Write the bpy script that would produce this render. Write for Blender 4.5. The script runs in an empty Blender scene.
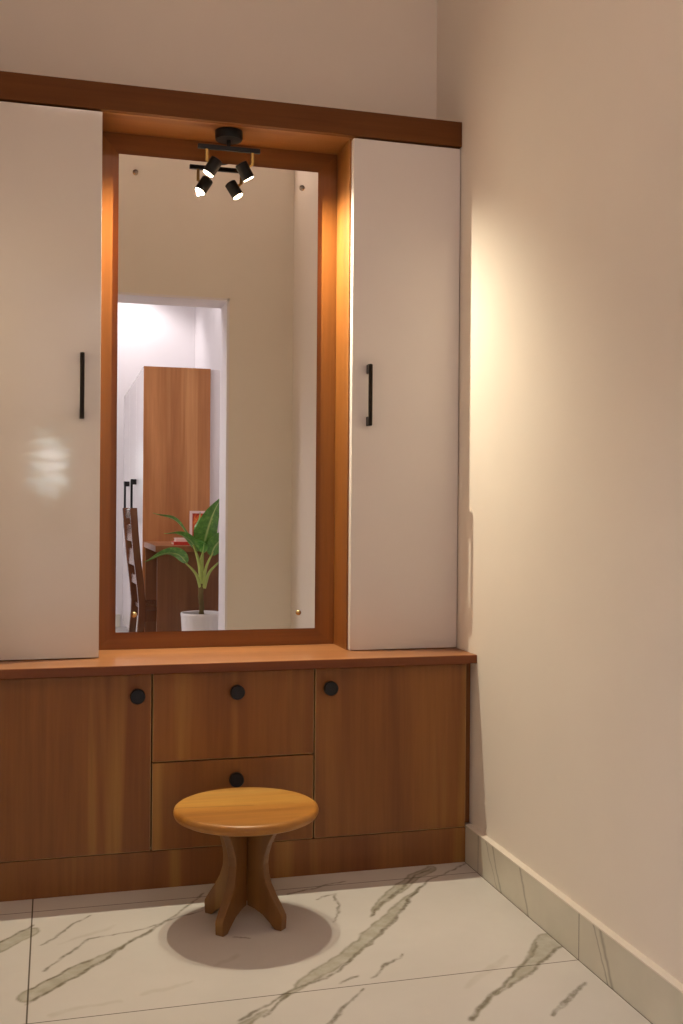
import bpy, bmesh, math, random
import numpy as np
from mathutils import Vector, Matrix, noise as mnoise
random.seed(7)
sc = bpy.context.scene
COL = sc.collection

# ------------------------------------------------------------------ node helpers
class NT:
    def __init__(s, name):
        s.m = bpy.data.materials.new(name); s.m.use_nodes = True
        s.t = s.m.node_tree; s.n = s.t.nodes; s.l = s.t.links
        s.b = s.n['Principled BSDF']
    def new(s, typ, **kw):
        n = s.n.new(typ)
        for k, v in kw.items(): setattr(n, k, v)
        return n
    def link(s, a, b): s.l.new(a, b)
    def math(s, op, a, b=None, c=None, clamp=False):
        n = s.new('ShaderNodeMath', operation=op, use_clamp=clamp)
        for i, x in enumerate((a, b, c)):
            if x is None: continue
            if hasattr(x, 'links'): s.link(x, n.inputs[i])
            else: n.inputs[i].default_value = x
        return n.outputs[0]
    def vmath(s, op, a, b=None):
        n = s.new('ShaderNodeVectorMath', operation=op)
        for i, x in enumerate((a, b)):
            if x is None: continue
            if hasattr(x, 'links'): s.link(x, n.inputs[i])
            else: n.inputs[i].default_value = x
        return n.outputs['Vector']
    def noise(s, vec, scale, detail=3, rough=.5, dist=0):
        n = s.new('ShaderNodeTexNoise')
        n.inputs['Scale'].default_value = scale; n.inputs['Detail'].default_value = detail
        n.inputs['Roughness'].default_value = rough; n.inputs['Distortion'].default_value = dist
        s.link(vec, n.inputs['Vector']); return n
    def ramp(s, fac, stops):
        n = s.new('ShaderNodeValToRGB'); e = n.color_ramp.elements
        while len(e) < len(stops): e.new(.5)
        for x, (p, c) in zip(e, stops):
            x.position = p; x.color = (*c, 1) if len(c) == 3 else c
        s.link(fac, n.inputs[0]); return n.outputs[0]
    def mix(s, fac, a, b, mode='MIX'):
        n = s.new('ShaderNodeMix', data_type='RGBA', blend_type=mode)
        for x, i in ((fac, 0), (a, 6), (b, 7)):
            if hasattr(x, 'links'): s.link(x, n.inputs[i])
            else: n.inputs[i].default_value = x if i == 0 else (*x, 1)
        return n.outputs[2]
    def obj(s):
        return s.new('ShaderNodeTexCoord').outputs['Object']
    def bump(s, h, strength, dist=.002):
        n = s.new('ShaderNodeBump'); n.inputs['Strength'].default_value = strength; n.inputs['Distance'].default_value = dist
        s.link(h, n.inputs['Height']); s.link(n.outputs[0], s.b.inputs['Normal'])
    def set(s, color=None, rough=None, metal=None, spec=None, coat=None):
        if color is not None:
            if hasattr(color, 'links'): s.link(color, s.b.inputs['Base Color'])
            else: s.b.inputs['Base Color'].default_value = (*color, 1)
        for k, v in (('Roughness', rough), ('Metallic', metal), ('Specular IOR Level', spec), ('Coat Weight', coat)):
            if v is not None: s.b.inputs[k].default_value = v
        return s.m

def wood(name, axis, dark, mid, light, streak, rough=.38, streak_amt=.8, fine=1.0, spec=.4):
    t = NT(name)
    info = t.new('ShaderNodeObjectInfo')
    off = t.vmath('SCALE', t.vmath('ADD', (3.1, 1.7, 5.3), (0, 0, 0)))
    t.n[-1].inputs['Scale'].default_value = 1
    off = t.new('ShaderNodeVectorMath', operation='SCALE'); off.inputs[0].default_value = (13.1, 7.7, 9.3)
    t.link(info.outputs['Random'], off.inputs['Scale'])
    v = t.vmath('ADD', t.obj(), off.outputs[0])
    st = {'x': (.07, 1, 1), 'y': (1, .07, 1), 'z': (1, 1, .07)}[axis]
    st2 = {'x': (.035, 1, 1), 'y': (1, .035, 1), 'z': (1, 1, .035)}[axis]
    vs = t.vmath('MULTIPLY', v, st); vs2 = t.vmath('MULTIPLY', v, st2)
    n1 = t.noise(vs, 7, 4, .6, .5).outputs[0]
    n2 = t.noise(vs2, 70 * fine, 4, .65).outputs[0]
    n3 = t.noise(vs2, 11, 2, .5, .3).outputs[0]
    c = t.ramp(n1, [(.3, dark), (.5, mid), (.72, light)])
    s = t.ramp(n3, [(.58, (0, 0, 0)), (.70, (1, 1, 1))])
    c = t.mix(t.math('MULTIPLY', s, streak_amt), c, streak)
    f = t.ramp(n2, [(.3, (.86, .85, .83)), (.65, (1.03, 1.03, 1.03))])
    c = t.mix(1, c, f, 'MULTIPLY')
    t.bump(n2, .06, .0006)
    return t.set(c, rough, spec=spec)

DK, MD, LT, ST = (.185, .062, .017), (.245, .094, .024), (.30, .125, .031), (.40, .20, .050)
teak_v = wood('teak_laminate_vertical', 'z', DK, MD, LT, ST)
teak_h = wood('teak_laminate_horizontal', 'x', DK, MD, LT, ST)
teak_y = wood('teak_laminate_deep', 'y', DK, MD, LT, ST)
top_w = wood('teak_worktop', 'x', (.29, .118, .045), (.36, .155, .060), (.42, .19, .078), (.46, .23, .10), .33, .4)
edge_w = wood('teak_worktop_edge', 'x', (.15, .040, .011), (.18, .050, .013), (.20, .060, .016), (.22, .07, .02), .4, .3)
frame_v = wood('teak_frame_vertical', 'z', (.20, .070, .015), (.26, .095, .021), (.31, .118, .027), (.35, .15, .036), .35, .4)
frame_h = wood('teak_frame_horizontal', 'x', (.18, .063, .015), (.23, .084, .020), (.27, .103, .025), (.30, .13, .034), .35, .4)
beam_w = wood('teak_fascia', 'x', (.11, .037, .009), (.15, .053, .013), (.19, .072, .018), (.22, .09, .024), .6, .5, spec=.15)
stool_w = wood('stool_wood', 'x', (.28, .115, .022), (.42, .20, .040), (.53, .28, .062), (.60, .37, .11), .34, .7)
def add_seam(m):
    nt = m.node_tree; b = nt.nodes['Principled BSDF']; src = b.inputs['Base Color'].links[0].from_socket
    def N(op, *a):
        n = nt.nodes.new('ShaderNodeMath'); n.operation = op
        for i, x in enumerate(a):
            if hasattr(x, 'links'): nt.links.new(x, n.inputs[i])
            else: n.inputs[i].default_value = x
        return n.outputs[0]
    tc = nt.nodes.new('ShaderNodeTexCoord'); sp = nt.nodes.new('ShaderNodeSeparateXYZ'); nt.links.new(tc.outputs['Object'], sp.inputs[0])
    x, y = sp.outputs[0], sp.outputs[1]
    yy = N('ADD', y, N('MULTIPLY', x, .10))
    seam = N('MULTIPLY', N('LESS_THAN', N('ABSOLUTE', yy), .0016), N('LESS_THAN', x, .02))
    lower = N('LESS_THAN', yy, 0)
    mx = nt.nodes.new('ShaderNodeMix'); mx.data_type = 'RGBA'; mx.blend_type = 'MULTIPLY'
    nt.links.new(N('MULTIPLY', lower, .5), mx.inputs[0]); nt.links.new(src, mx.inputs[6]); mx.inputs[7].default_value = (1.0, .86, .72, 1)
    m2 = nt.nodes.new('ShaderNodeMix'); m2.data_type = 'RGBA'
    nt.links.new(N('MULTIPLY', seam, .7), m2.inputs[0]); nt.links.new(mx.outputs[2], m2.inputs[6]); m2.inputs[7].default_value = (.12, .045, .012, 1)
    nt.links.new(m2.outputs[2], b.inputs['Base Color'])
add_seam(stool_w)
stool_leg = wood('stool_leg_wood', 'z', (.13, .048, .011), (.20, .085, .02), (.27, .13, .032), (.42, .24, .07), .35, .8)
chair_w = wood('chair_dark_wood', 'z', (.09, .03, .014), (.13, .045, .022), (.17, .062, .03), (.18, .072, .035), .16, .3, spec=.9)
ward_w = wood('wardrobe_teak', 'z', (.30, .11, .038), (.40, .165, .06), (.50, .22, .085), (.58, .29, .12), .4, .7)
desk_h = wood('desk_teak', 'y', (.22, .08, .034), (.28, .11, .046), (.33, .13, .056), (.36, .16, .07), .35, .4)
desk_v = wood('desk_teak_vertical', 'z', (.13, .048, .022), (.18, .072, .032), (.23, .095, .042), (.26, .12, .052), .35, .5)

def plain(name, c, rough=.5, metal=0, spec=.5, noise_amt=.03, coat=0):
    t = NT(name)
    n = t.noise(t.obj(), 6, 4).outputs[0]
    k = [(.3, tuple(x * (1 - noise_amt) for x in c)), (.7, tuple(min(1, x * (1 + noise_amt)) for x in c))]
    return t.set(t.ramp(n, k), rough, metal, spec, coat)

def paint(name, c, rough=.75):
    t = NT(name); o = t.obj()
    n = t.noise(o, 1.6, 4, .6).outputs[0]
    col = t.ramp(n, [(.3, tuple(x * .975 for x in c)), (.7, tuple(min(1, x * 1.02) for x in c))])
    n2 = t.noise(o, 90, 3, .6).outputs[0]
    t.bump(n2, .05, .001)
    return t.set(col, rough, spec=.25)

wall_m = paint('wall_paint_cream', (.80, .74, .675))
wall2_m = paint('wall_paint_white', (.80, .77, .79))
lining_m = paint('lining_paint_white', (.80, .77, .80), .5)
ceil_m = paint('ceiling_paint', (.80, .77, .73))
gloss_white = plain('gloss_white_laminate', (.70, .655, .62), .045, 0, .5, .01)
satin_white = plain('satin_white_laminate', (.72, .675, .66), .22, 0, .35, .01)
edge_white = plain('white_edge_band', (.82, .79, .74), .4, 0, .3, .01)
ward_white = plain('wardrobe_white_laminate', (.74, .71, .74), .2, 0, .4, .01)
edge_band = plain('light_edge_band', (.46, .29, .13), .4)
carcass_m = plain('carcass_board', (.10, .055, .03), .7)
black_m = plain('matte_black_metal', (.007, .0065, .007), .42, .2, .3)
blackk = plain('black_knob_plastic', (.006, .006, .009), .4, 0, .4)
handle_m = plain('dark_bronze_metal', (.022, .017, .014), .35, .8, .4)
brass_m = plain('aged_brass', (.30, .19, .06), .35, 1)
steel_m = plain('screw_steel', (.30, .28, .26), .3, 1)
screw_brass = plain('screw_brass', (.5, .38, .2), .25, 1)
soil_m = plain('soil', (.03, .02, .014), .95, 0, .1, .4)
stem_m = plain('plant_stem_green', (.42, .52, .14), .45, 0, .4, .15)
trunk_m = plain('plant_trunk', (.16, .12, .05), .8, 0, .2, .4)
pot_m = plain('white_pot_ceramic', (.80, .78, .80), .35, 0, .4, .01)
pink_frame = plain('pale_pink_frame', (.80, .62, .60), .4)
red_cover = plain('red_book_cover', (.55, .04, .03), .45)
paper_m = plain('book_pages', (.75, .68, .62), .8)
grey_m = plain('grey_handle_plate', (.22, .22, .25), .3, .6)

def emis(name, c, s):
    t = NT(name); t.b.inputs['Base Color'].default_value = (.8, .8, .8, 1)
    t.b.inputs['Emission Color'].default_value = (*c, 1); t.b.inputs['Emission Strength'].default_value = s
    return t.m
bulb_m = emis('led_lens', (1, .88, .62), 25)
bulb_dim = emis('led_lens_dim', (1, .84, .56), 18)
lamp_disc = emis('downlight_lens', (1, .95, .98), 9)

def mirror_mat():
    t = NT('mirror_silvered')
    n = t.noise(t.obj(), 3, 3).outputs[0]
    c = t.ramp(n, [(.3, (.895, .89, .855)), (.7, (.915, .91, .875))])
    return t.set(c, 0.0, 1, .5)
mirror_m = mirror_mat()
glass_edge = plain('mirror_glass_edge', (.42, .46, .40), .15, 0, .6)

# picture: red/orange abstract
def art_mat():
    t = NT('red_orange_print'); o = t.obj()
    n = t.noise(t.vmath('MULTIPLY', o, (1, 1, .5)), 26, 3, .6, 1).outputs[0]
    c = t.ramp(n, [(.32, (.20, .015, .012)), (.48, (.60, .05, .02)), (.6, (.78, .20, .03)), (.75, (.85, .45, .2))])
    return t.set(c, .4)
art_m = art_mat()

def leaf_mat():
    t = NT('variegated_leaf'); o = t.obj()
    a = t.new('ShaderNodeAttribute', attribute_name='rib')
    n = t.noise(o, 45, 4, .65).outputs[0]
    c = t.ramp(n, [(.3, (.05, .17, .03)), (.6, (.13, .33, .055)), (.78, (.36, .55, .15))])
    r = t.ramp(a.outputs['Fac'], [(.62, (0, 0, 0)), (.95, (1, 1, 1))])
    c = t.mix(t.math('MULTIPLY', r, .8), c, (.50, .62, .24))
    t.b.inputs['Subsurface Weight'].default_value = 0
    return t.set(c, .32, spec=.5)
leaf_m = leaf_mat()

# daylight foliage seen through a louvred window
def pane_mat():
    FAR_Y = -2.975
    t = NT('daylit_window_glass'); o = t.obj()
    n = t.noise(t.vmath('MULTIPLY', o, (1, 1, 3.0)), 6, 6, .75).outputs[0]
    g = t.new('ShaderNodeTexGradient', gradient_type='SPHERICAL')
    t.link(t.vmath('MULTIPLY', t.vmath('SUBTRACT', o, (-.03, FAR_Y, 1.40)), (3.6, 0, 1.9)), g.inputs['Vector'])
    n = t.math('ADD', n, t.math('MULTIPLY', t.math('SUBTRACT', g.outputs['Fac'], .55), .42))
    c = t.ramp(n, [(.40, (.0, .0, .0)), (.48, (.10, .17, .16)), (.56, (.55, .72, .72)), (.66, (1, 1, 1))])
    t.link(c, t.b.inputs['Emission Color']); t.b.inputs['Emission Strength'].default_value = 9
    return t.set((.1, .1, .1), .05)
pane_m = pane_mat()

# ------------------------------------------------------------------ marble floor
BANDS = [  # wide grey veins
    [(-.045, 2.355, .028), (.04, 2.437, .024), (.095, 2.498, .016), (.155, 2.551, .004), (.24, 2.65, .002)],
    [(-.125, 2.62, .024), (-.05, 2.705, .024)],
    [(.475, 2.198, .003), (.545, 2.272, .014), (.60, 2.322, .022), (.66, 2.368, .022), (.737, 2.452, .020), (.82, 2.56, .020), (.88, 2.64, .014), (.952, 2.725, .006), (1.0, 2.775, .001)],
    [(.845, 2.021, .003), (.925, 2.110, .003), (1.03, 2.192, .013), (1.128, 2.297, .026), (1.186, 2.35, .036)],
    [(.79, 2.60, .004), (.90, 2.74, .018), (1.0, 2.85, .02), (1.08, 2.91, .016)],
    [(.25, 1.98, .02), (.36, 2.09, .013), (.44, 2.165, .002)],
]
LINES = [  # dark fine veins
    [(-.045, 2.318, .0035), (.042, 2.407, .003), (.16, 2.551, .003), (.239, 2.647, .003), (.309, 2.723, .0025), (.404, 2.87, .001)],
    [(-.045, 2.39, .002), (.043, 2.470, .002), (.091, 2.508, .001)],
    [(-.018, 2.467, .001), (.029, 2.543, .002), (.093, 2.628, .002), (.22, 2.658, .0015), (.384, 2.746, .001)],
    [(-.019, 2.622, .001), (.026, 2.688, .0022), (.093, 2.78, .001)],
    [(-.125, 2.655, .002), (-.047, 2.745, .002)],
    [(.375, 2.128, .0035), (.509, 2.241, .0015), (.58, 2.273, .002), (.643, 2.315, .003), (.743, 2.437, .003), (.832, 2.535, .003), (.944, 2.708, .003), (1.04, 2.819, .002), (1.185, 2.914, .001)],
    [(.43, 2.14, .003), (.50, 2.222, .002)],
    [(.797, 2.607, .002), (.894, 2.72, .0035), (1.009, 2.861, .002), (1.072, 2.906, .001)],
    [(.546, 2.075, .004), (.60, 2.14, .003), (.663, 2.207, .001)],
    [(.838, 2.018, .004), (.921, 2.112, .003), (1.031, 2.208, .0015), (1.142, 2.34, .001)],
    [(.93, 2.109, .002), (1.029, 2.172, .002), (1.115, 2.252, .003), (1.19, 2.31, .002)],
    [(.698, 2.254, .001), (.75, 2.31, .004), (.80, 2.354, .001)],
    [(.627, 2.251, .002), (.668, 2.272, .003)],
    [(1.008, 1.992, .003), (1.088, 2.064, .006), (1.146, 2.116, .002)],
    [(.694, 2.748, .002), (.747, 2.78, .0015), (.735, 2.693, .0015), (.695, 2.585, .001)],
    [(.436, 2.553, .003), (.466, 2.54, .002)],
    [(.62, 2.80, .001), (.70, 2.83, .0025), (.80, 2.86, .001)],
]
FAINT = [
    [(.006, 2.248, .006), (.071, 2.268, .005), (.144, 2.281, .002)],
    [(.187, 2.304, .002), (.242, 2.314, .007), (.299, 2.335, .002)],
    [(.376, 2.405, .004), (.421, 2.45, .005)],
    [(.02, 2.62, .002), (.10, 2.66, .006), (.16, 2.70, .002)],
    [(.88, 2.16, .004), (.99, 2.25, .010), (1.04, 2.29, .002)],
]

FX0, FX1, FY0, FY1 = -.26, 1.212, 1.86, 2.96      # the stretch of floor whose veins are drawn vertex by vertex

def vein_field(xs, ys):
    """four values per vertex: wide band, its darker rim, fine dark vein, faint cloud"""
    X, Y = np.meshgrid(xs, ys); X = X.ravel(); Y = Y.ravel()
    inside = (X > FX0 - .01) & (Y > FY0 - .01)
    wx = X.copy(); wy = Y.copy()
    for i in np.nonzero(inside)[0]:
        p = Vector((X[i], Y[i], .3))
        v = mnoise.noise_vector(p * 9) * .010 + mnoise.noise_vector(p * 26) * .0065 + mnoise.noise_vector(p * 70) * .003
        wx[i] += v.x; wy[i] += v.y
    def dist(chains):
        best = np.full(X.shape, 9.0)
        for ch in chains:
            for (x0, y0, w0), (x1, y1, w1) in zip(ch, ch[1:]):
                dx, dy = x1 - x0, y1 - y0
                t = np.clip(((wx - x0) * dx + (wy - y0) * dy) / (dx * dx + dy * dy), 0, 1)
                d = np.hypot(wx - x0 - t * dx, wy - y0 - t * dy) - (w0 + (w1 - w0) * t)
                best = np.minimum(best, d)
        return np.where(inside, best, 9.0)
    def sm(d, a, b):
        t = np.clip((d - a) / (b - a), 0, 1); return 1 - t * t * (3 - 2 * t)
    fb, fl, ff = dist(BANDS), dist(LINES), dist(FAINT)
    return np.stack([sm(fb, -.004, .005), sm(np.abs(fb + .002), 0, .006), sm(fl, -.001, .0045), sm(ff, -.002, .007)], 1)

def floor_mesh():
    xs = np.concatenate([np.linspace(-2.4, FX0, 8)[:-1], np.linspace(FX0, FX1, 370), [1.332]])
    ys = np.concatenate([np.linspace(-3.08, FY0, 12)[:-1], np.linspace(FY0, FY1, 250), [3.384]])
    nx, ny = len(xs), len(ys)
    X, Y = np.meshgrid(xs, ys)
    co = np.stack([X.ravel(), Y.ravel(), np.zeros(nx * ny)], 1)
    f = []
    for j in range(ny - 1):
        for i in range(nx - 1):
            k = j * nx + i; f.append((k, k + 1, k + nx + 1, k + nx))
    me = bpy.data.meshes.new('floor'); me.from_pydata(co.tolist(), [], f); me.update()
    at = me.color_attributes.new('veins', 'FLOAT_COLOR', 'POINT')
    at.data.foreach_set('color', vein_field(xs, ys).astype(np.float32).ravel())
    return me

def marble_floor():
    t = NT('marble_tile_floor'); o = t.obj()
    at = t.new('ShaderNodeAttribute', attribute_name='veins')
    sp = t.new('ShaderNodeSeparateColor'); t.link(at.outputs['Color'], sp.inputs[0])
    band, ring, line, faint = sp.outputs[0], sp.outputs[1], sp.outputs[2], at.outputs['Alpha']
    patch = t.ramp(t.noise(o, 22, 4, .6).outputs[0], [(.3, (.45, .45, .45)), (.62, (1, 1, 1))])
    patch2 = t.ramp(t.noise(o, 34, 3, .6).outputs[0], [(.32, (.3, .3, .3)), (.58, (1, 1, 1))])
    cloud = t.noise(o, 2.2, 5, .6).outputs[0]
    base = t.ramp(cloud, [(.3, (.59, .565, .54)), (.7, (.655, .63, .605))])
    wv = t.new('ShaderNodeTexWave', wave_type='BANDS', bands_direction='DIAGONAL')
    wv.inputs['Scale'].default_value = .55; wv.inputs['Distortion'].default_value = 9; wv.inputs['Detail'].default_value = 5
    wv.inputs['Detail Scale'].default_value = 1.3; t.link(o, wv.inputs['Vector'])
    bg = t.ramp(wv.outputs['Fac'], [(.0, (1, 1, 1)), (.02, (0, 0, 0))])
    sx = t.new('ShaderNodeSeparateXYZ'); t.link(o, sx.inputs[0])
    far = t.math('LESS_THAN', sx.outputs['Y'], 1.86)
    c = t.mix(t.math('MULTIPLY', t.math('MULTIPLY', bg, far), .6), base, (.36, .34, .29))
    c = t.mix(t.math('MULTIPLY', faint, t.math('MULTIPLY', patch, .32)), c, (.42, .39, .33))
    c = t.mix(t.math('MULTIPLY', band, t.math('MULTIPLY', patch, .78)), c, (.335, .32, .245))
    c = t.mix(t.math('MULTIPLY', ring, t.math('MULTIPLY', patch2, .5)), c, (.17, .15, .10))
    c = t.mix(t.math('MULTIPLY', line, t.math('MULTIPLY', patch2, .78)), c, (.15, .13, .09))
    def joint(sock, off, period, w):
        q = t.math('FRACT', t.math('ADD', t.math('DIVIDE', t.math('SUBTRACT', sock, off), period), .5))
        d = t.math('MULTIPLY', t.math('ABSOLUTE', t.math('SUBTRACT', q, .5)), period)
        m = t.new('ShaderNodeMapRange', interpolation_type='SMOOTHSTEP'); t.link(d, m.inputs[0])
        m.inputs[1].default_value = w * .6; m.inputs[2].default_value = w * 1.5; m.inputs[3].default_value = 1; m.inputs[4].default_value = 0
        return m.outputs[0]
    j = t.math('MAXIMUM', joint(sx.outputs['X'], -.0458, 1.2375, .0017), joint(sx.outputs['Y'], 2.2267, .6127, .0013))
    c = t.mix(t.math('MULTIPLY', j, .9), c, (.06, .045, .03))
    rr = t.ramp(cloud, [(.3, (.20, .20, .20)), (.7, (.27, .27, .27))]); t.link(rr, t.b.inputs['Roughness'])
    return t.set(c, spec=.30)
floor_m = marble_floor()

def skirting_mat():
    t = NT('marble_skirting'); o = t.obj()
    n = t.noise(o, 7, 4, .6)
    P = t.vmath('ADD', o, t.vmath('MULTIPLY', t.vmath('SUBTRACT', n.outputs['Color'], (.5, .5, .5)), (.05, .05, .03)))
    sx = t.new('ShaderNodeSeparateXYZ'); t.link(P, sx.inputs[0])
    s0 = t.new('ShaderNodeSeparateXYZ'); t.link(o, s0.inputs[0])
    base = t.ramp(t.noise(o, 3, 4, .6).outputs[0], [(.3, (.57, .545, .46)), (.7, (.70, .67, .57))])
    c = base
    # diagonal veins in the y-z plane
    for y0, k, w in ((2.70, .55, .004), (2.735, .75, .002), (2.52, .5, .005), (2.10, .45, .006), (2.125, .55, .003), (1.55, .6, .006), (.4, .5, .006), (-1.2, .6, .006)):
        d = t.math('ABSOLUTE', t.math('SUBTRACT', t.math('SUBTRACT', sx.outputs['Y'], t.math('MULTIPLY', sx.outputs['Z'], k)), y0 - .05 * k))
        m = t.new('ShaderNodeMapRange', interpolation_type='SMOOTHSTEP'); t.link(d, m.inputs[0])
        m.inputs[1].default_value = 0; m.inputs[2].default_value = w * 2; m.inputs[3].default_value = .55; m.inputs[4].default_value = 0
        c = t.mix(m.outputs[0], c, (.15, .13, .09))
    for yj in (2.8335, 2.2267, 1.614):
        d = t.math('ABSOLUTE', t.math('SUBTRACT', s0.outputs['Y'], yj))
        c = t.mix(t.math('LESS_THAN', d, .0014), c, (.07, .055, .04))
    return t.set(c, .28, spec=.4)
skirt_m = skirting_mat()
ledge_m = plain('skirting_top_lit', (.78, .72, .64), .5)  # paler tone paints in the light caught by the skirting's top

# ------------------------------------------------------------------ mesh helpers (world coordinates)
def box(bm, x0, x1, y0, y1, z0, z1, bev=0, seg=2):
    vs = [bm.verts.new(p) for p in ((x0, y0, z0), (x1, y0, z0), (x1, y1, z0), (x0, y1, z0), (x0, y0, z1), (x1, y0, z1), (x1, y1, z1), (x0, y1, z1))]
    fs = [bm.faces.new([vs[i] for i in f]) for f in ((3, 2, 1, 0), (4, 5, 6, 7), (0, 1, 5, 4), (1, 2, 6, 5), (2, 3, 7, 6), (3, 0, 4, 7))]
    if bev:
        es = list({e for f in fs for e in f.edges})
        bmesh.ops.bevel(bm, geom=es, offset=bev, segments=seg, affect='EDGES', profile=.5)
    return bm
def B(*a, **k): return box(bmesh.new(), *a, **k)

def lathe(bm, prof, M, n=32, caps=True):
    """profile of (radius, height) turned round the local z axis, placed by matrix M"""
    rings = []
    for r, h in prof:
        rings.append([bm.verts.new(M @ Vector((r * math.cos(2 * math.pi * i / n), r * math.sin(2 * math.pi * i / n), h))) for i in range(n)])
    for a, b in zip(rings, rings[1:]):
        for i in range(n): bm.faces.new((a[i], a[(i + 1) % n], b[(i + 1) % n], b[i]))
    if caps:
        bm.faces.new(rings[0][::-1]); bm.faces.new(rings[-1])
    return bm
def frame_to(p, d):
    q = Vector(d).normalized().to_track_quat('Z', 'Y')
    return Matrix.Translation(p) @ q.to_matrix().to_4x4()

def tube(bm, pts, rad, n=10):
    pts = [Vector(p) for p in pts]
    rr = rad if isinstance(rad, (list, tuple)) else [rad] * len(pts)
    rings = []; up = None
    for i, p in enumerate(pts):
        d = (pts[min(i + 1, len(pts) - 1)] - pts[max(i - 1, 0)]).normalized()
        if up is None: up = d.orthogonal().normalized()
        up = (up - d * up.dot(d)).normalized(); s = d.cross(up)
        rings.append([bm.verts.new(p + (up * math.cos(2 * math.pi * k / n) + s * math.sin(2 * math.pi * k / n)) * rr[i]) for k in range(n)])
    for a, b in zip(rings, rings[1:]):
        for k in range(n): bm.faces.new((a[k], a[(k + 1) % n], b[(k + 1) % n], b[k]))
    bm.faces.new(rings[0][::-1]); bm.faces.new(rings[-1])
    return bm

def spline(pts, n=24):
    P = [Vector(p) for p in pts]; P = [2 * P[0] - P[1]] + P + [2 * P[-1] - P[-2]]
    out = []; segs = len(P) - 3
    for i in range(n + 1):
        u = i / n * segs; k = min(int(u), segs - 1); t = u - k
        a, b, c, d = P[k:k + 4]
        out.append(.5 * ((2 * b) + (c - a) * t + (2 * a - 5 * b + 4 * c - d) * t * t + (3 * b - a - 3 * c + d) * t ** 3))
    return out

def prism(bm, poly, depth, M):
    """polygon in local xy extruded +-depth/2 along local z"""
    a = [bm.verts.new(M @ Vector((x, y, -depth / 2))) for x, y in poly]
    b = [bm.verts.new(M @ Vector((x, y, depth / 2))) for x, y in poly]
    n = len(poly)
    bm.faces.new(a[::-1]); bm.faces.new(b)
    for i in range(n): bm.faces.new((a[i], a[(i + 1) % n], b[(i + 1) % n], b[i]))
    return bm

def obj(name, bm, mat, parent=None, origin=None, smooth=False, bevel=0, mats=None):
    """links ONE mesh; vertices arrive in world coordinates"""
    bmesh.ops.recalc_face_normals(bm, faces=bm.faces)
    if parent is not None:
        o3 = Vector(parent['_o'])
    elif origin is not None: o3 = Vector(origin)
    else:
        xs = [v.co for v in bm.verts]
        o3 = Vector(((min(v.x for v in xs) + max(v.x for v in xs)) / 2, (min(v.y for v in xs) + max(v.y for v in xs)) / 2, min(v.z for v in xs)))
    for v in bm.verts: v.co -= o3
    me = bpy.data.meshes.new(name); bm.to_mesh(me); bm.free()
    for m in (mats or [mat]): me.materials.append(m)
    if smooth:
        for p in me.polygons: p.use_smooth = True
        try: me.set_sharp_from_angle(angle=math.radians(38))
        except Exception: pass
    o = bpy.data.objects.new(name, me); COL.objects.link(o)
    if parent is not None:
        o.parent = parent
        o['_o'] = list(o3)
    else:
        o.location = o3; o['_o'] = list(o3)
    if bevel:
        b = o.modifiers.new('bevel', 'BEVEL'); b.width = bevel; b.segments = 2; b.limit_method = 'ANGLE'
    return o

def tag(o, label, cat, group=None):
    o['label'] = label; o['category'] = cat
    if group: o['group'] = group
    return o
def thing(name, label, cat, loc, group=None):
    o = bpy.data.objects.new(name, None); COL.objects.link(o)
    o.empty_display_size = .05; o.location = loc; o['_o'] = list(loc)
    return tag(o, label, cat, group)
def struct(name, bm, mat, origin=(0, 0, 0), **k):
    o = obj(name, bm, mat, origin=origin, **k); o['kind'] = 'structure'; return o

# ------------------------------------------------------------------ measured dimensions
XW = 1.2121                       # right wall
XL = -.245                        # left wall of the dressing recess
YW = 3.284                        # wall behind the unit
YO0, YO1 = .809, 1.0238           # wall with the opening (its two faces)
OX0, OX1, OZ = -.16, .873, 2.136  # the opening
FAR = -2.98                       # far wall of the next room
LX = -2.3
CZ = 3.05

# ------------------------------------------------------------------ setting
fm = floor_mesh(); fm.materials.append(floor_m)
fo = bpy.data.objects.new('floor', fm); COL.objects.link(fo); fo['kind'] = 'structure'
struct('ceiling', B(LX - .1, XW + .12, FAR - .1, YW + .1, CZ, CZ + .08), ceil_m)
struct('wall_right', B(XW, XW + .1, FAR - .1, YW + .1, 0, CZ), wall_m)
struct('wall_back', B(XL - .1, XW, YW, YW + .1, 0, CZ), wall_m)
struct('wall_left', B(XL - .1, XL, YO1, YW, 0, CZ), wall_m)
bm = bmesh.new()
box(bm, LX, OX0, YO0, YO1, 0, CZ); box(bm, OX1, XW, YO0, YO1, 0, CZ); box(bm, OX0, OX1, YO0, YO1, OZ, CZ)
struct('wall_front', bm, wall_m)
struct('wall_far', B(LX - .1, XW, FAR - .1, FAR, 0, CZ), wall2_m)
struct('wall_side', B(LX - .1, LX, FAR, YO0, 0, CZ), wall2_m)
# the next room's stretch of the right wall is white
struct('wall_inner', B(XW - .004, XW - .0002, FAR, YO0 - .001, 0, CZ), wall2_m)
bm = bmesh.new()
box(bm, OX1 - .012, OX1, YO0 - .004, YO1 + .003, 0, OZ); box(bm, OX0, OX0 + .012, YO0 - .004, YO1 + .003, 0, OZ)
box(bm, OX0, OX1, YO0 - .004, YO1 + .003, OZ - .012, OZ)
struct('trim_1', bm, lining_m)
def skirting(name, bm1, bm2):
    a = struct(name, bm1, skirt_m)
    c = obj('top_edge', bm2, ledge_m, a); return a
skirting('baseboard_right', B(1.1921, XW, YO1, 2.931, 0, .1085), B(1.1916, XW, YO1, 2.931, .1085, .1118))
skirting('baseboard_far', B(LX, .57, FAR, FAR + .02, 0, .1085), B(LX, .57, FAR, FAR + .021, .1085, .1118))

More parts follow.
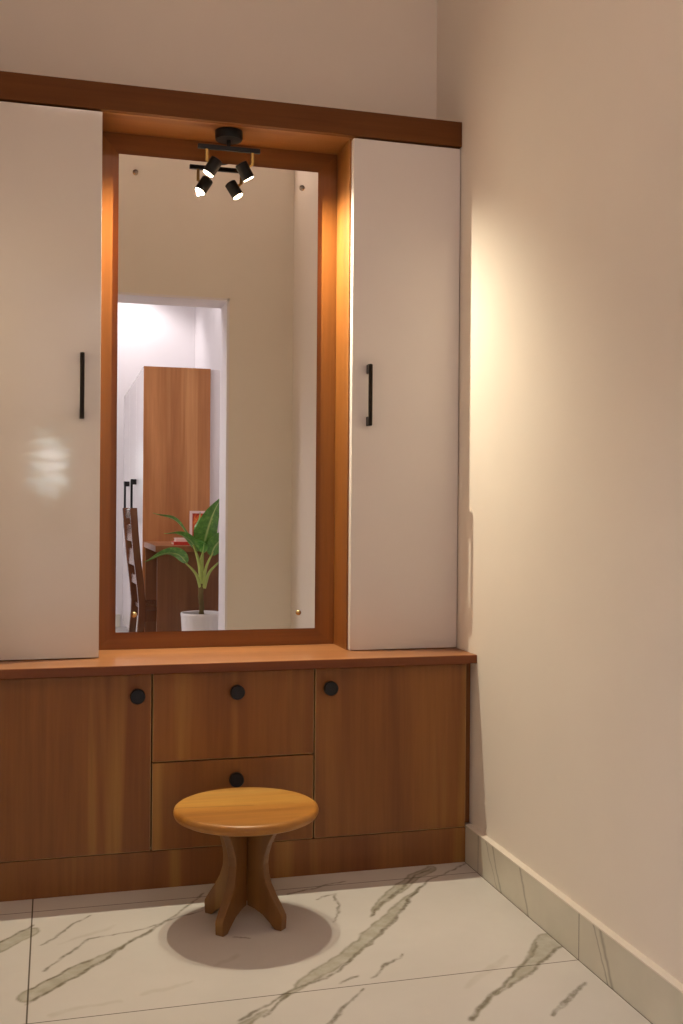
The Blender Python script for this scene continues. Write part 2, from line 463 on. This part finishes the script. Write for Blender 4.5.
# narrow louvred window in the far wall, behind the camera
w = struct('window_1', bmesh.new() if False else (lambda b: (box(b, -.26, -.22, FAR - .005, FAR + .03, .78, 1.86), box(b, .17, .21, FAR - .005, FAR + .03, .78, 1.86), box(b, -.26, .21, FAR - .005, FAR + .03, 1.82, 1.86), box(b, -.26, .21, FAR - .005, FAR + .03, .78, .82), b)[-1])(bmesh.new()), lining_m)
obj('pane', B(-.22, .17, FAR + .002, FAR + .008, .82, 1.82), pane_m, w)
bm = bmesh.new()
for k in range(9): box(bm, -.22, .17, FAR + .012, FAR + .022, .90 + k * .105, .918 + k * .105)
obj('louvres', bm, lining_m, w)

# ------------------------------------------------------------------ low cabinets
YD, YB = 2.9288, YW - .002
D0, D1 = .1055, .5930
def knob(x, z, parent):
    bm = lathe(bmesh.new(), [(.008, 0), (.008, .010), (.018, .013), (.0205, .017), (.0205, .028), (.0185, .0315), (.004, .0322)], frame_to((x, YD - .0, z), (0, -1, 0)), 32)
    return obj('knob', bm, blackk, parent, smooth=True)
def cabinet(name, label, x0, x1, doors, group):
    t = thing(name, label, 'cabinet', ((x0 + x1) / 2, 3.1, D0), group)
    bm = bmesh.new()
    xa, xb = x0 + .0016, x1 - .0016
    box(bm, xa, xa + .014, YD + .0185, YB, D0, .5965); box(bm, xb - .014, xb, YD + .0185, YB, D0, .5965)
    box(bm, xa + .014, xb - .014, YD + .0185, YB, D0, D0 + .014); box(bm, xa + .014, xb - .014, YD + .0185, YB, .5825, .5965)
    box(bm, xa + .014, xb - .014, YB - .012, YB, D0 + .014, .5825)
    obj('carcass', bm, carcass_m, t)
    for kind, z0, z1, kx, kz in doors:
        p = obj(kind, B(x0 + .0021, x1 - .0021, YD, YD + .018, z0, z1 - .0008, bev=.0019, seg=1), teak_v, t, mats=[teak_v, edge_band])
        for f in p.data.polygons:
            if (f.normal.z < -.3 or abs(f.normal.x) > .3) : f.material_index = 1
        knob(kx, kz, p)
    return t
cabinet('base_cabinet', 'low teak cabinet left of the drawers, black knob at its top right', XL + .003, .2651, [('door', D0, D1, .224, .536)], 'low cabinets under the worktop')
cabinet('drawer_cabinet', 'low teak unit of two stacked drawers behind the round stool', .2651, .7252, [('drawer', .3492, D1, .498, .537), ('drawer', D0, .3464, .497, .293)], 'low cabinets under the worktop')
rc = cabinet('base_cabinet', 'low teak cabinet right of the drawers beside the wall, knob at its top left', .7252, 1.1925, [('door', D0, D1, .767, .538)], 'low cabinets under the worktop')
obj('filler_strip', B(1.1932, XW, 2.951, 2.969, .1118, .5965), teak_v, rc)['label'] = 'narrow dark filler strip against the wall'
tag(obj('plinth', B(XL + .002, 1.1915, YD + .0022, YD + .02, .0005, .1035), teak_v), 'long teak plinth board running along the floor under the low cabinets', 'plinth')
t = thing('worktop', 'long polished teak worktop lying across all the low cabinets', 'worktop', (.48, 3.09, .5968))
obj('slab', B(XL + .001, XW - .0005, 2.9020, YB, .5968, .6218, bev=.0012), top_w, t)
obj('front_edge', B(XL + .001, XW - .0005, 2.9000, 2.9024, .5970, .6204), edge_w, t)['label'] = 'darker front edge band'

# ------------------------------------------------------------------ tall white cabinets
YU = 3.0584
ZS = 2.1735                       # underside of the pelmet
def tall_cabinet(label, x0, x1, inner, gloss, hx, hz0, hz1):
    t = thing('tall_cabinet', label, 'cabinet', ((x0 + x1) / 2, 3.17, .6218), 'tall white cabinets either side of the mirror')
    bm = bmesh.new()
    ya = YU + .0265
    for a, b in (((x0, x0 + .016)), ((x1 - .016, x1))):
        if inner == 'right' and a == x1 - .016 or inner == 'left' and a == x0: continue
        box(bm, a, b, ya, YB, .6225, 2.1685)
    box(bm, x0 + .017, x1 - .017, ya, YB, .6225, .6385); box(bm, x0 + .017, x1 - .017, ya, YB, 2.1525, 2.1685); box(bm, x0 + .017, x1 - .017, YB - .01, YB, .639, 2.152)
    obj('carcass', bm, carcass_m, t)
    s0, s1 = (x1 - .0165, x1 - .0005) if inner == 'right' else (x0 + .0005, x0 + .0165)
    obj('side_panel', B(s0, s1, ya, YB, .622, ZS - .0004), frame_v, t)['label'] = 'teak side panel facing the mirror'
    dx0, dx1 = (x0 + .002, x1) if inner == 'right' else (x0 + .0055, x1 - .0012)
    d = obj('door', B(dx0, dx1, YU, YU + .026, .6205 + .0035, 2.1680, bev=.0008), gloss, t)
    # bow handle: square bar on two feet
    bm = bmesh.new()
    box(bm, hx - .0062, hx + .0062, YU - .030, YU - .020, hz0, hz1, bev=.004)
    box(bm, hx - .0062, hx + .0062, YU - .024, YU - .0002, hz1 - .028, hz1 - .0003, bev=.0012); box(bm, hx - .0062, hx + .0062, YU - .024, YU - .0002, hz0 + .0003, hz0 + .028, bev=.0012)
    obj('handle', bm, handle_m, d)
    return t
tall_cabinet('tall glossy white cabinet left of the mirror with dark bar handle', XL + .003, .1261, 'right', gloss_white, .0752, 1.298, 1.483)
tall_cabinet('tall satin white cabinet right of the mirror against the wall', .8604, XW - .002, 'left', satin_white, .9165, 1.301, 1.487)

# fascia beam over everything
t = thing('pelmet', 'teak pelmet beam running above the mirror and both tall cabinets', 'pelmet', (.48, 3.17, ZS))
obj('fascia', B(XL + .001, XW - .0005, 3.053, 3.073, ZS, 2.2497, bev=.001), beam_w, t)
obj('soffit', B(XL + .001, XW - .0005, 3.0732, YB, ZS, ZS + .018), teak_h, t)
obj('top_panel', B(XL + .001, XW - .0005, 3.0732, YB, 2.2317, 2.2497), beam_w, t)

# ------------------------------------------------------------------ mirror on its teak backing
t = thing('wall_mirror', 'tall rectangular mirror on teak backing, fixed by four screws', 'mirror', (.49, 3.25, .6218))
X0, X1, M0, M1 = .1818, .7970, .6741, 2.109
YF, YM = 3.2329, 3.2269
L0, L1, Z0, Z1 = .1266, .8599, .6222, ZS - .0004
MF = Matrix(((1, 0, 0, 0), (0, 0, -1, (YF + YB) / 2), (0, 1, 0, 0), (0, 0, 0, 1)))
for nm, poly, m in (('stile', [(L0, Z0), (X0, M0), (X0, M1), (L0, Z1)], frame_v), ('stile', [(L1, Z0), (L1, Z1), (X1, M1), (X1, M0)], frame_v),
                    ('rail', [(L0, Z0), (L1, Z0), (X1, M0), (X0, M0)], frame_h), ('rail', [(L0, Z1), (X0, M1), (X1, M1), (L1, Z1)], frame_h)):
    obj(nm, prism(bmesh.new(), poly, YB - YF, MF), m, t)
g = obj('mirror_glass', B(X0, X1, YM, YF - .0004, M0, M1), mirror_m, t, mats=[mirror_m, glass_edge])
for p in g.data.polygons:
    if abs(p.normal.y) < .5: p.material_index = 1
for (x, z, m) in ((.231, 2.058, steel_m), (.745, 2.056, steel_m), (.744, .724, screw_brass), (.236, .727, screw_brass)):
    bm = lathe(bmesh.new(), [(.0075, 0), (.0085, .002), (.0075, .005), (.004, .0075), (.0008, .0082)], frame_to((x, YM, z), (0, -1, 0)), 20)
    obj('screw', bm, m, t, smooth=True)

# ------------------------------------------------------------------ twin spot lamp under the pelmet
LY = 3.128
t = thing('ceiling_spotlight', 'black twin spotlight with brass arms under the pelmet above the mirror', 'spotlight', (.497, LY, ZS))
obj('canopy', lathe(bmesh.new(), [(.041, 0), (.041, -.021), (.039, -.0255), (.03, -.026)], Matrix.Translation((.497, LY, ZS - .0004)), 40), black_m, t, smooth=True)
obj('stem', lathe(bmesh.new(), [(.006, 0), (.006, -.022)], Matrix.Translation((.497, LY, ZS - .0262)), 16), black_m, t, smooth=True)
obj('bar', B(.405, .592, LY - .006, LY + .006, 2.116, 2.129, bev=.0015), black_m, t)
HEADS = []
for sx, ax, top, face, lm in ((-1, .432, (.462, LY, 2.086), (.436, LY + .006, 2.043), bulb_m), (1, .569, (.534, LY, 2.081), (.559, LY + .006, 2.040), bulb_dim)):
    top, face = Vector(top), Vector(face); d = (face - top).normalized()
    h = obj('spot_head', lathe(bmesh.new(), [(.0150, -.002), (.0185, 0), (.0190, .003), (.0190, .0465), (.0178, .0485), (.0175, .0465)], frame_to(top, d), 32), black_m, t, smooth=True)
    bm = bmesh.new(); box(bm, ax - .0045, ax + .0045, LY - .004, LY + .004, 2.080, 2.1162, bev=.001)
    mid = top + d * .018
    tube(bm, [(ax, LY, 2.083), (ax + (mid.x - ax) * .5, LY, (2.079 + mid.z) / 2), mid], .0042, 10)
    obj('swivel_arm', bm, brass_m, h)['label'] = 'brass swivel arm'
    obj('lens', lathe(bmesh.new(), [(.0002, 0), (.0160, 0), (.0160, .003), (.014, .0045), (.0002, .005)], frame_to(top + d * .0463, d), 24), lm, h)
    HEADS.append((top + d * .058, d))

# ------------------------------------------------------------------ stool
CX, CY, SH = .4795, 2.652, .2925
t = thing('stool', 'low round honey-coloured wooden stool on crossed shaped legs', 'stool', (CX, CY, 0))
R_ = .1845
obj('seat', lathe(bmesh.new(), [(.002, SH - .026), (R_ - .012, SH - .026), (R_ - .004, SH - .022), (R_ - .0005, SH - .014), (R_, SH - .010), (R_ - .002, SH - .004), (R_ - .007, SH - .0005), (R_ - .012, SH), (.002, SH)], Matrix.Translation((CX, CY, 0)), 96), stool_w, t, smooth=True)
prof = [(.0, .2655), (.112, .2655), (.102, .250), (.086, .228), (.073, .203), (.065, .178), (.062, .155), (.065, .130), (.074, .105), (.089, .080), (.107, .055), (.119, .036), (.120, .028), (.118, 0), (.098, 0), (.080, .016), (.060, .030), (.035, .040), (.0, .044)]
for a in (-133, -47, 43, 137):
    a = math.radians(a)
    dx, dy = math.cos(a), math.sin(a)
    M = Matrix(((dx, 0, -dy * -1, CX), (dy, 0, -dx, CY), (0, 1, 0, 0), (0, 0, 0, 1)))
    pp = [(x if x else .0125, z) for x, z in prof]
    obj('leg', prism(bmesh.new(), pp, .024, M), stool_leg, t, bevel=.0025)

# ------------------------------------------------------------------ the next room (seen in the mirror)
WX, WY0, WY1, WH = .577, -.70, -2.74, 1.996
t = thing('wardrobe', 'tall white wardrobe with teak end panel standing behind the desk', 'wardrobe', (.80, -1.72, 0))
obj('end_panel', B(WX, 1.025, WY0 - .018, WY0, 0, WH), ward_w, t)['label'] = 'teak end panel'
bm = bmesh.new(); box(bm, WX + .02, 1.025, WY1, WY0 - .0185, .10, WH); box(bm, WX + .05, 1.02, WY1, WY0 - .0185, 0, .10)
obj('carcass', bm, ward_white, t)
obj('wall_stand_in', B(1.027, 1.207, WY0 - .04, WY0 - .02, 0, WH - .001), ward_white, t)  # added white panel standing in for the bright wall beside the wardrobe
for a, b, hy in ((WY0, -1.335, -1.29), (-1.338, -2.05, -2.02), (-2.053, WY1, None)):
    d = obj('door', B(WX, WX + .018, b, a - (.0185 if a == WY0 else .0005), .08, WH, bev=.001), ward_white, t)
    if hy is not None:
        bm = bmesh.new(); box(bm, WX - .042, WX - .026, hy - .012, hy + .012, .93, 1.255, bev=.003)
        box(bm, WX - .03, WX, hy - .012, hy + .012, 1.215, 1.254, bev=.003); box(bm, WX - .03, WX, hy - .012, hy + .012, .931, .97, bev=.003)
        obj('handle', bm, black_m, d)
t = thing('desk', 'teak study desk against the end of the wardrobe', 'desk', (.81, -.25, 0))
obj('desk_top', B(.583, 1.03, -.70, .154, .787, .823, bev=.002), desk_h, t)
obj('end_panel', B(.595, 1.03, .125, .145, 0, .787), desk_v, t)
obj('end_panel', B(.595, 1.03, -.697, -.677, 0, .787), desk_v, t)
obj('back_panel', B(1.01, 1.03, -.677, .125, .1, .787), desk_v, t)

# ladder-back chair at the desk, facing +x
t = thing('desk_chair', 'dark wooden ladder-back chair pushed under the study desk', 'chair', (.65, -.11, 0))
backs = [(.452, 1.047), (.462, .90), (.476, .75), (.495, .60), (.508, .47), (.506, .40), (.494, .25), (.470, 0)]
def upright(y):
    bm = bmesh.new(); w = .021
    L = [(x - w, z) for x, z in backs]; R2 = [(x + w, z) for x, z in reversed(backs)]
    M = Matrix(((1, 0, 0, 0), (0, 0, -1, y), (0, 1, 0, 0), (0, 0, 0, 1)))
    return prism(bm, L + R2, .034, M)
for y in (.082, -.30): obj('rear_leg', upright(y), chair_w, t, bevel=.003)
def bx_at(z):
    for (x0, z0), (x1, z1) in zip(backs, backs[1:]):
        if z1 <= z <= z0: return x0 + (x1 - x0) * (z0 - z) / (z0 - z1)
for z0, z1 in ((.985, 1.04), (.845, .945), (.70, .80), (.585, .64)):
    xm = bx_at((z0 + z1) / 2)
    obj('back_slat', B(xm - .010, xm + .010, -.284, .066, z0, z1, bev=.002), chair_w, t)
obj('seat', B(.505, .90, -.315, .097, .435, .465, bev=.006), chair_w, t)
for y in (.078, -.296): obj('front_leg', B(.855, .89, y - .017, y + .017, 0, .435), chair_w, t)
bm = bmesh.new(); box(bm, .52, .86, .066, .084, .37, .435); box(bm, .52, .86, -.302, -.284, .37, .435); box(bm, .86, .876, -.28, .06, .37, .435)
obj('apron', bm, chair_w, t)
t.rotation_euler.z = math.radians(-2.6); t.location.x -= .004
for y in (.078, -.296): obj('stretcher', B(.50, .86, y - .01, y + .01, .16, .19), chair_w, t)

# picture and books on the desk
t = thing('picture_frame', 'small pale pink framed red and orange picture standing on the desk', 'picture frame', (.935, -.50, .823))
bm = bmesh.new(); a0, a1, b0, b1 = .866, 1.005, .8235, 1.030
box(bm, a0, a0 + .016, -.512, -.494, b0, b1); box(bm, a1 - .016, a1, -.512, -.494, b0, b1); box(bm, a0 + .016, a1 - .016, -.512, -.494, b1 - .016, b1); box(bm, a0 + .016, a1 - .016, -.512, -.494, b0, b0 + .016)
obj('frame', bm, pink_frame, t)
obj('picture', B(a0 + .016, a1 - .016, -.511, -.503, b0 + .016, b1 - .016), art_m, t)
for x0, x1, y0, y1, z, cov, lab in ((.70, .86, -.10, .06, .8235, red_cover, 'red book lying flat on the desk, bottom of two'), (.715, .845, -.08, .045, .8445, pink_frame, 'pale pink book lying on the red book on the desk')):
    t = thing('book', lab, 'book', ((x0 + x1) / 2, (y0 + y1) / 2, z), 'books on the desk')
    bm = bmesh.new(); box(bm, x0, x1, y0, y1, z, z + .003); box(bm, x0, x1, y0, y1, z + .0175, z + .0205); box(bm, x0, x1, y1 - .003, y1, z + .003, z + .0175)
    obj('cover', bm, cov, t); obj('pages', B(x0 + .004, x1 - .004, y0 + .004, y1 - .0035, z + .0032, z + .0173), paper_m, t)

# potted plant
PX, PY = .822, .404
t = thing('potted_plant', 'broad-leaved green plant in a white ribbed pot before the desk', 'plant', (PX, PY, 0))
bm = bmesh.new()
n = 120
def ring(r, z, amp): return [bm.verts.new((PX + (r + amp * (1 if k % 4 < 2 else 0)) * math.cos(2 * math.pi * k / n), PY + (r + amp * (1 if k % 4 < 2 else 0)) * math.sin(2 * math.pi * k / n), z)) for k in range(n)]
R = [ring(.082, 0, 0), ring(.087, .01, .0009), ring(.114, .425, .0009), ring(.1165, .435, 0), ring(.117, .447, 0), ring(.115, .450, 0), ring(.108, .448, 0), ring(.1045, .41, 0)]
for a, b in zip(R, R[1:]):
    for k in range(n): bm.faces.new((a[k], a[(k + 1) % n], b[(k + 1) % n], b[k]))
bm.faces.new(R[0][::-1]); bm.faces.new(R[-1])
obj('pot', bm, pot_m, t, smooth=True)
obj('soil', lathe(bmesh.new(), [(.001, .42), (.1035, .42), (.09, .432), (.03, .438), (.001, .438)], Matrix.Translation((PX, PY, 0)), 40), soil_m, t, smooth=True)
obj('trunk', tube(bmesh.new(), spline([(.821, .404, .425), (.825, .405, .48), (.819, .404, .54), (.821, .404, .615)], 16), [.013 + .0018 * (k % 3) for k in range(17)], 12), trunk_m, t, smooth=True)

def leaf(pet, blade, width, roll=0, fold=.22):
    p = spline(pet, 14)
    st = obj('leaf_stalk', tube(bmesh.new(), p, [.011 - .006 * i / 14 for i in range(15)], 8), stem_m, t, smooth=True)
    c = spline(blade, 22); bm = bmesh.new(); lay = bm.verts.layers.float.new('rib')
    rows = []
    for i, q in enumerate(c):
        u = i / 22
        d = (c[min(i + 1, 22)] - c[max(i - 1, 0)]).normalized()
        side = d.cross(Vector((0, 0, 1)))
        if side.length < .2: side = d.cross(Vector((0, 1, 0)))
        side = Matrix.Rotation(roll, 3, d) @ side.normalized()
        nrm = side.cross(d).normalized()
        w = width * (math.sin(math.pi * min(1, u ** .72)) ** .8 * (1 - .25 * u) + .004)
        row = []
        for k in (-1, -.66, -.33, -.1, 0, .1, .33, .66, 1):
            v = bm.verts.new(q + side * (k * w) + nrm * (abs(k) ** 1.4 * w * fold + .004 * math.sin(9 * u + 3 * k) * abs(k)))
            v[lay] = 1 if k == 0 else (.72 if abs(k) == .1 else .25 * (1 if int(u * 22) % 2 else 0))
            row.append(v)
        rows.append(row)
    for a, b in zip(rows, rows[1:]):
        for k in range(8): bm.faces.new((a[k], a[k + 1], b[k + 1], b[k]))
    return obj('leaf_blade', bm, leaf_m, st, smooth=True)
leaf([(.826, .404, .59), (.812, .414, .723), (.829, .414, .80)], [(.827, .414, .79), (.842, .424, .88), (.880, .434, 1.01), (.930, .444, 1.115)], .075, 1.1)
leaf([(.82, .404, .596), (.809, .394, .722), (.781, .384, .831)], [(.79, .386, .80), (.737, .364, .905), (.666, .335, .985), (.553, .314, 1.019)], .050, -.3)
leaf([(.82, .404, .59), (.806, .414, .74), (.769, .434, .838)], [(.80, .425, .80), (.749, .444, .865), (.679, .464, .903), (.600, .474, .905)], .050, -.2)
leaf([(.82, .404, .584), (.788, .424, .672), (.729, .434, .736)], [(.735, .434, .733), (.682, .444, .785), (.596, .464, .790), (.490, .474, .745)], .056, -.5)
leaf([(.832, .404, .59), (.845, .424, .706), (.883, .434, .798)], [(.870, .434, .775), (.899, .444, .838), (.949, .454, .879), (1.009, .474, .868)], .06, .9)
leaf([(.838, .404, .59), (.869, .384, .675), (.922, .374, .732)], [(.899, .374, .709), (.947, .364, .748), (1.01, .334, .747), (1.058, .334, .711)], .035, .3)
leaf([(.826, .400, .59), (.828, .394, .70), (.832, .394, .80)], [(.832, .394, .79), (.822, .374, .865), (.813, .354, .951), (.821, .334, 1.026)], .04, .9)

# ceiling downlights of the next room; the one by the right wall is added
SPOTS = []
for x, y in ((.62, -2.55), (1.10, -1.5)):
    t = thing('downlight', 'round recessed ceiling downlight ' + ('near the far wall above the wardrobe' if x < 1 else 'added unseen to brighten the gap by the right wall'), 'ceiling light', (x, y, CZ), 'downlights of the next room')
    obj('ring', lathe(bmesh.new(), [(.036, -.002), (.045, -.002), (.048, -.0005), (.048, .0), (.036, .0)], Matrix.Translation((x, y, CZ - .0002)), 32), lining_m, t)
    obj('lens', lathe(bmesh.new(), [(.0005, -.003), (.036, -.003), (.036, -.0005), (.0005, -.0005)], Matrix.Translation((x, y, CZ)), 32), lamp_disc, t)

# ------------------------------------------------------------------ lights
def light(name, typ, loc, energy, color, **k):
    d = bpy.data.lights.new(name, typ); d.energy = energy; d.color = color
    for a, b in k.items(): setattr(d, a, b)
    o = bpy.data.objects.new(name, d); COL.objects.link(o); o.location = loc; return o
def aim(o, d): o.rotation_euler = Vector(d).to_track_quat('-Z', 'Y').to_euler()
for i, (p, d) in enumerate(HEADS):
    o = light('spot_beam', 'SPOT', p, 61, (1, .89, .65), spot_size=math.radians(134), spot_blend=1.0, shadow_soft_size=.0055); aim(o, (d.x * .82, d.y, d.z))
o = light('dressing_fill_light', 'AREA', (.5, YO1 + .06, CZ - .1), 4.2, (1, .745, .64), shape='RECTANGLE', size=1.2, size_y=.12); aim(o, (0, 1, -.28))  # added fill above the opening, no fixture; lifts upper wall and doors
o = light('room_ceiling_light', 'AREA', (-1.0, .15, CZ - .03), 52, (1, .93, .98), shape='RECTANGLE', size=1.2, size_y=1.2)
o = light('wall_washer', 'SPOT', (.62, -2.55, CZ - .01), 40, (1, .93, .96), spot_size=math.radians(130), spot_blend=.6, shadow_soft_size=.04); aim(o, (0, -.25, -1))
o = light('gap_fill_spot', 'SPOT', (1.10, -1.5, CZ - .01), 14, (1, .93, .96), spot_size=math.radians(120), spot_blend=.6, shadow_soft_size=.03); aim(o, (0, 0, -1))  # added unseen lamp to brighten the gap beside the wardrobe

w = bpy.data.worlds.new('World'); sc.world = w; w.use_nodes = True
w.node_tree.nodes['Background'].inputs[0].default_value = (.9, .8, .75, 1); w.node_tree.nodes['Background'].inputs[1].default_value = .05

# ------------------------------------------------------------------ camera
fw = Vector((.26361736, .96462319, -.00282534)); r = Vector((.96460328, -.26358897, .00783358)); u = Vector((-.00681173, .0047904, .99996533))
cd = bpy.data.cameras.new('camera'); co = bpy.data.objects.new('camera', cd); COL.objects.link(co)
cd.sensor_fit = 'HORIZONTAL'; cd.sensor_width = 36; cd.lens = 1053.9515 * 36 / 683; cd.clip_start = .01
co.matrix_world = Matrix(((r.x, u.x, -fw.x, 0), (r.y, u.y, -fw.y, 0), (r.z, u.z, -fw.z, 1.05), (0, 0, 0, 1)))
sc.camera = co

for o in COL.objects:
    if '_o' in o: del o['_o']
sc.view_settings.view_transform = 'Standard'; sc.view_settings.look = 'None'; sc.view_settings.exposure = 0
sc.cycles.use_denoising = True
sc.cycles.max_bounces = 10; sc.cycles.diffuse_bounces = 6; sc.cycles.glossy_bounces = 5
